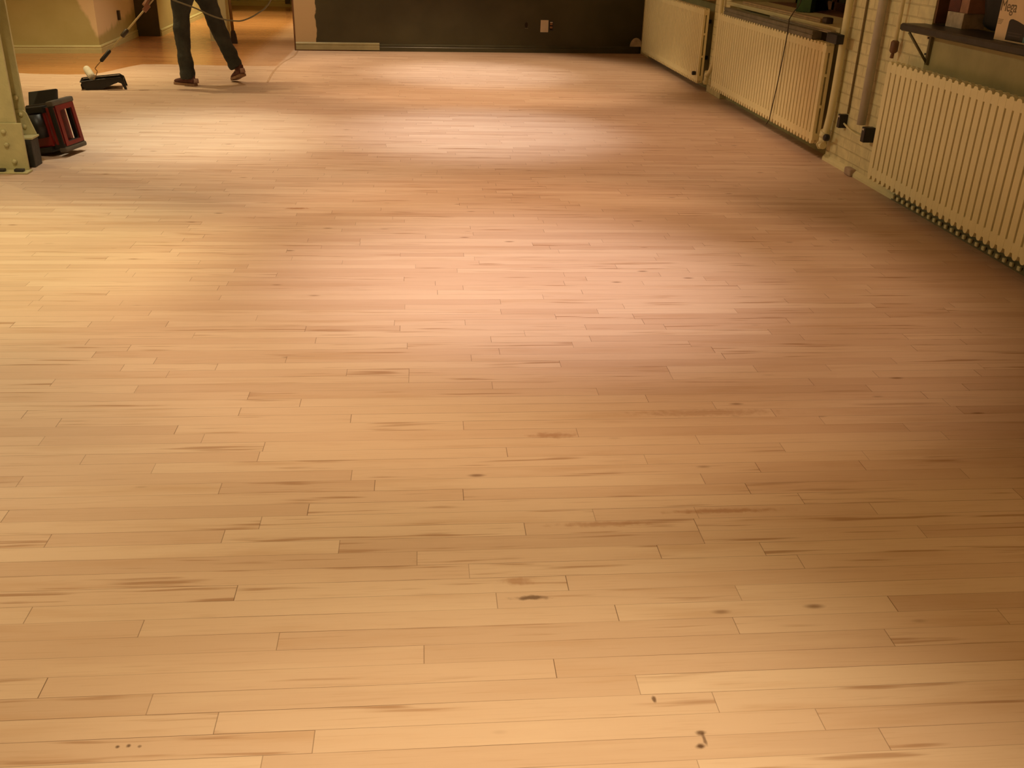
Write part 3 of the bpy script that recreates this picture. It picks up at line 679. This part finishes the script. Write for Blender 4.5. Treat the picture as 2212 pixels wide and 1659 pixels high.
obj('pole', tube(NB(), [grip0 + pd * .14 - L0, top - L0], .0085, 10), mat('pale_pole', (.55, .44, .24), .45), pr)
j = grip0 + pd * .37; bm = NB(); tube(bm, [j - pd * .05 - L0, j - pd * .04 - L0, j + pd * .03 - L0, j + pd * .045 - L0], [.011, .022, .022, .011], 10); obj('pole_joint', bm, M_wood_dark, pr)

# ------------------------------------------------------------------ the worker (torso and head are above the frame)
def remesh(o, vox=.012, sm=6):
    m = o.modifiers.new('weld', 'REMESH'); m.mode = 'VOXEL'; m.voxel_size = vox; m.use_smooth_shade = True
    s = o.modifiers.new('soften', 'SMOOTH'); s.iterations = sm; s.factor = .5
    return o
PO = Vector((-2.30, 10.68, 0))
pt = thing('person', 'person in dark jeans and maroon shoes mid-stride, holding a roller pole', 'person', tuple(PO))
def rel(pts): return [Vector(p) - PO for p in pts]
fwd = Vector((-.866, .5, 0)); rgt = Vector((.5, .866, 0))
hipL = Vector((-2.385, 10.60, .90)); hipR = Vector((-2.205, 10.75, .90)); kneeL = Vector((-2.425, 10.565, .53)); ankL = Vector((-2.405, 10.535, .10))
kneeR = Vector((-2.10, 10.80, .53)); ankR = Vector((-1.935, 10.775, .16))
waist = Vector((-2.33, 10.69, 1.05)); chest = Vector((-2.43, 10.74, 1.30)); neck = Vector((-2.50, 10.78, 1.50)); head = Vector((-2.57, 10.82, 1.64))
shL = chest - rgt * .19 + Vector((0, 0, .10)); shR = chest + rgt * .19 + Vector((0, 0, .10))
elL = Vector((-2.60, 10.44, 1.10)); elR = Vector((-2.36, 10.86, 1.10))
wrL = hand + Vector((.035, .005, .085)); handR = grip0 + pd * 1.00; wrR = handR + Vector((.05, .07, .04))
bm = NB()
# bare body: head, neck, trunk, limbs in one skin
tube(bm, rel([neck - Vector((0, 0, .06)), neck + Vector((-.01, 0, .05))]), [.06, .055], 16)
hd = [head + Vector((0, 0, z)) + fwd * f for z, f in ((-.125, .035), (-.10, .03), (-.05, .015), (0, .0), (.05, -.005), (.09, -.01), (.115, -.01))]
tube(bm, rel(hd), [(.035, .040), (.058, .066), (.070, .088), (.076, .097), (.074, .095), (.056, .070), (.02, .025)], 20)
nose = head + fwd * .095 + Vector((0, 0, -.01)); tube(bm, rel([nose + Vector((0, 0, .03)) - fwd * .01, nose, nose + fwd * .014 + Vector((0, 0, -.025)), nose - fwd * .005 + Vector((0, 0, -.035))]), [.006, .010, .014, .008], 8)
for s in (-1, 1): e0 = head + rgt * .076 * s; tube(bm, rel([e0 + Vector((0, 0, -.03)), e0 + rgt * .008 * s, e0 + Vector((0, 0, .03))]), [(.006, .010), (.007, .018), (.006, .012)], 8)
tube(bm, rel([hipL * .5 + hipR * .5, waist, chest, chest + Vector((-.03, .02, .14)), neck - Vector((0, 0, .03))]), [(.15, .10), (.13, .09), (.15, .10), (.13, .085), (.06, .06)], 20)
for sh_, el, wr_ in ((shL, elL, wrL), (shR, elR, wrR)):
    tube(bm, rel([sh_, sh_ * .5 + el * .5, el, el * .55 + wr_ * .45, wr_]), [.055, .047, .040, .038, .027], 14)
for hp, kn_, an in ((hipL, kneeL, ankL), (hipR, kneeR, ankR)):
    tube(bm, rel([hp, hp * .5 + kn_ * .5, kn_, kn_ * .6 + an * .4, an, an - Vector((0, 0, .04))]), [.085, .072, .052, .050, .034, .034], 14)
# hands gripping the pole: palm, four fingers and a thumb curling round it
def grip_hand(bm, c, wr_, flip):
    ax = pd; out = (wr_ - c); out = (out - ax * out.dot(ax)).normalized(); sd = ax.cross(out)
    pal = c + out * .034
    tube(bm, rel([wr_, wr_ * .4 + pal * .6, pal + out * .0]), [(.026, .02), (.038, .02), (.042, .018)], 12)
    for i_, (off, ln) in enumerate(((.033, 1.0), (.011, 1.08), (-.011, 1.02), (-.031, .85))):
        q0 = c + ax * off + out * .030 + sd * .012 * flip
        ps = [q0]
        for a_ in (55, 110, 165, 215):
            th = R(a_ * ln); ps.append(c + ax * off + (out * math.cos(th) + sd * math.sin(th) * flip) * .021)
        tube(bm, rel(ps), [.0105, .010, .0095, .009, .008], 8)
    ps = [c + ax * .03 + out * .030 - sd * .012 * flip]
    for a_ in (70, 120, 165): th = R(a_); ps.append(c + ax * (.04 + .004) + (out * math.cos(th) - sd * math.sin(th) * flip) * .022)
    tube(bm, rel(ps), [.0125, .0115, .0105, .009], 8)
grip_hand(bm, hand, wrL, 1); grip_hand(bm, handR, wrR, 1)
M_skin = mat('skin', (.26, .115, .065), .5, .06, 12)
remesh(obj('body', bm, M_skin, pt), .006, 3)
# jeans
M_jean = mat('dark_denim', (.036, .039, .034), .8, .45, 6, .5, 90)
bm = NB()
tube(bm, rel([waist + Vector((0, 0, .02)), hipL * .5 + hipR * .5 + Vector((0, 0, .06)), hipL * .5 + hipR * .5 - Vector((0, 0, .06))]), [(.150, .115), (.175, .14), (.165, .12)], 24)
def leg(hp, kn_, an, rads):
    N_ = len(rads); pts = []
    for i_ in range(N_):
        f_ = i_ / (N_ - 1) * 2
        pts.append(hp.lerp(kn_, f_) if f_ <= 1 else kn_.lerp(an, f_ - 1))
    return pts, rads
p_, r_ = leg(hipL, kneeL, ankL + Vector((0, 0, -.035)), [.118, .120, .112, .102, .092, .083, .080, .082, .084, .080, .076, .073, .070, .072, .077, .068, .078, .070])
tube(bm, rel(p_), r_, 20)
p_, r_ = leg(hipR, kneeR, ankR + Vector((-.01, 0, -.005)), [.115, .116, .106, .097, .090, .085, .084, .086, .085, .082, .080, .074, .070, .074, .080, .070, .076, .068])
tube(bm, rel(p_), r_, 20)
jeans = remesh(obj('jeans', bm, M_jean, pt), .010, 4)
tx = bpy.data.textures.new('creases', 'CLOUDS'); tx.noise_scale = .09
dm = jeans.modifiers.new('creases', 'DISPLACE'); dm.texture = tx; dm.strength = .022; dm.mid_level = .5; dm.texture_coords = 'LOCAL'
# shirt
M_shirt = mat('maroon_shirt', (.085, .022, .014), .8, .15, 9, .3, 60)
bm = NB()
tube(bm, rel([waist - Vector((0, 0, .06)), waist + Vector((-.02, .01, .08)), chest, chest + Vector((-.03, .02, .14)), neck - Vector((0, 0, .04))]), [(.168, .13), (.16, .118), (.185, .13), (.165, .11), (.075, .07)], 24)
for sh_, el, wr_ in ((shL, elL, wrL), (shR, elR, wrR)):
    c_ = el.lerp(wr_, .92); tube(bm, rel([sh_, sh_.lerp(el, .5), el, el.lerp(wr_, .45), c_]), [.078, .066, .056, .050, .043], 16)
remesh(obj('shirt', bm, M_shirt, pt), .010, 4)
# hair
bm = NB(); tube(bm, rel([head + Vector((0, 0, .0)) - fwd * .035, head + Vector((0, 0, .05)) - fwd * .018, head + Vector((0, 0, .095)) - fwd * .012, head + Vector((0, 0, .128)) - fwd * .01]), [(.080, .078), (.083, .092), (.066, .078), (.02, .02)], 20)
remesh(obj('hair', bm, mat('dark_hair', (.03, .02, .012), .7, .2, 30), pt), .008, 3)
for s in (-1, 1):
    bm = NB(); c_ = head + fwd * .082 + rgt * .031 * s + Vector((0, 0, .012)); t_ = bmesh.new(); bmesh.ops.create_uvsphere(t_, u_segments=10, v_segments=8, radius=.012); merge(bm, t_, 0, Matrix.Translation(c_ - PO)); obj('eye', bm, M_iron, pt)
c_ = head + fwd * .076 + Vector((0, 0, -.062)); bm = NB(); tube(bm, rel([c_ - rgt * .025, c_ + fwd * .008, c_ + rgt * .025]), [.003, .006, .003], 8); obj('mouth', bm, mat('lips', (.25, .09, .06), .5), pt)
# shoes
M_shoe = mat('maroon_suede', (.105, .030, .020), .7, .25, 14, .3, 80); M_sole = mat('tan_sole', (.30, .17, .10), .7, .15, 20); M_heel = mat('pinkish_heel', (.36, .22, .18), .6)
def shoe(heel, toe, lift):
    heel = Vector(heel); toe = Vector(toe); d = (toe - heel); ln = d.length; d.normalize(); up = Vector((0, 0, 1)) - d * d.z; up.normalize(); sd = d.cross(up)
    X = lambda f, s, h: heel + d * (f * ln) + sd * s + up * h - PO
    ol = [(0, .024), (.04, .034), (.2, .036), (.45, .034), (.7, .046), (.86, .044), (.96, .030), (1.0, .012)]
    def lay(h, k_): return [X(f, w_ * k_, h) for f, w_ in ol] + [X(f, -w_ * k_, h) for f, w_ in reversed(ol)]
    bm = NB(); A = [bm.verts.new(p) for p in lay(0, 1.03)]; B = [bm.verts.new(p) for p in lay(.024, 1.03)]
    n_ = len(A)
    for j_ in range(n_): bm.faces.new((A[j_], A[(j_ + 1) % n_], B[(j_ + 1) % n_], B[j_]))
    bm.faces.new(A[::-1]); bm.faces.new(B)
    return X, bm
for heel, toe, nm in (((-2.322, 10.500, .001), (-2.566, 10.640, .001), 'shoe'), ((-1.868, 10.700, .085), (-2.018, 10.915, .004), 'shoe')):
    X, sole = shoe(heel, toe, 0)
    bm = NB()
    tube(bm, [X(.04, 0, .045), X(.25, 0, .055), X(.48, 0, .052), X(.7, 0, .040), X(.9, 0, .034), X(1.0, 0, .030)], [(.034, .034), (.037, .042), (.037, .038), (.044, .028), (.036, .020), (.012, .012)], 16)
    tube(bm, [X(.20, 0, .05), X(.22, 0, .115)], [(.040, .046), (.042, .048)], 16)
    up_ = remesh(obj(nm, bm, M_shoe, pt), .006, 3)
    obj('sole', sole, M_sole, up_)
    bm = NB(); tube(bm, [X(-.015, 0, .03), X(-.01, 0, .075)], [(.030, .018), (.026, .014)], 12); obj('heel_patch', bm, M_heel, up_)
    for f_ in (.40, .47, .54, .61): obj('lace', tube(NB(), [X(f_, -.022, .078 - (f_ - .4) * .11), X(f_ + .01, 0, .095 - (f_ - .4) * .13), X(f_, .022, .078 - (f_ - .4) * .11)], .0035, 6), M_wood_dark, up_)
# cord trailing from his side and up to the ceiling
ec = smooth_path([(-2.585, 10.37, 1.06), (-2.53, 10.31, .905), (-2.40, 10.279, .841), (-2.209, 10.279, .774), (-2.061, 10.279, .709), (-1.953, 10.279, .677), (-1.843, 10.279, .663), (-1.753, 10.279, .669), (-1.613, 10.279, .732), (-1.469, 10.279, .863), (-1.30, 10.28, 1.25), (-1.15, 10.3, 2.2), (-1.1, 10.3, CEIL)], 8)
tag(obj('extension_cord', tube(NB(), ec, .0075, 10), mat('grey_cord', (.17, .15, .10), .5)), 'grey cord looping across the front of the worker legs', 'cord')

# broom behind the worker
t = thing('broom', 'broom with a brown handle leaning on the cream post behind the worker', 'broom', (-2.62, 14.50, 0))
obj('handle', tube(NB(), [(-.006, .0, .16), (-.075, .21, 1.45)], .021, 12), mat('broom_handle', (.20, .105, .03), .5, .15, 10), t)
obj('brush', prism(NB(), [(-.04, .001), (.045, .001), (.032, .12), (.015, .17), (-.028, .17), (-.034, .12)], 'y', -.03, .03), mat('dark_bristles', (.03, .016, .008), .9, .3, 60), t)
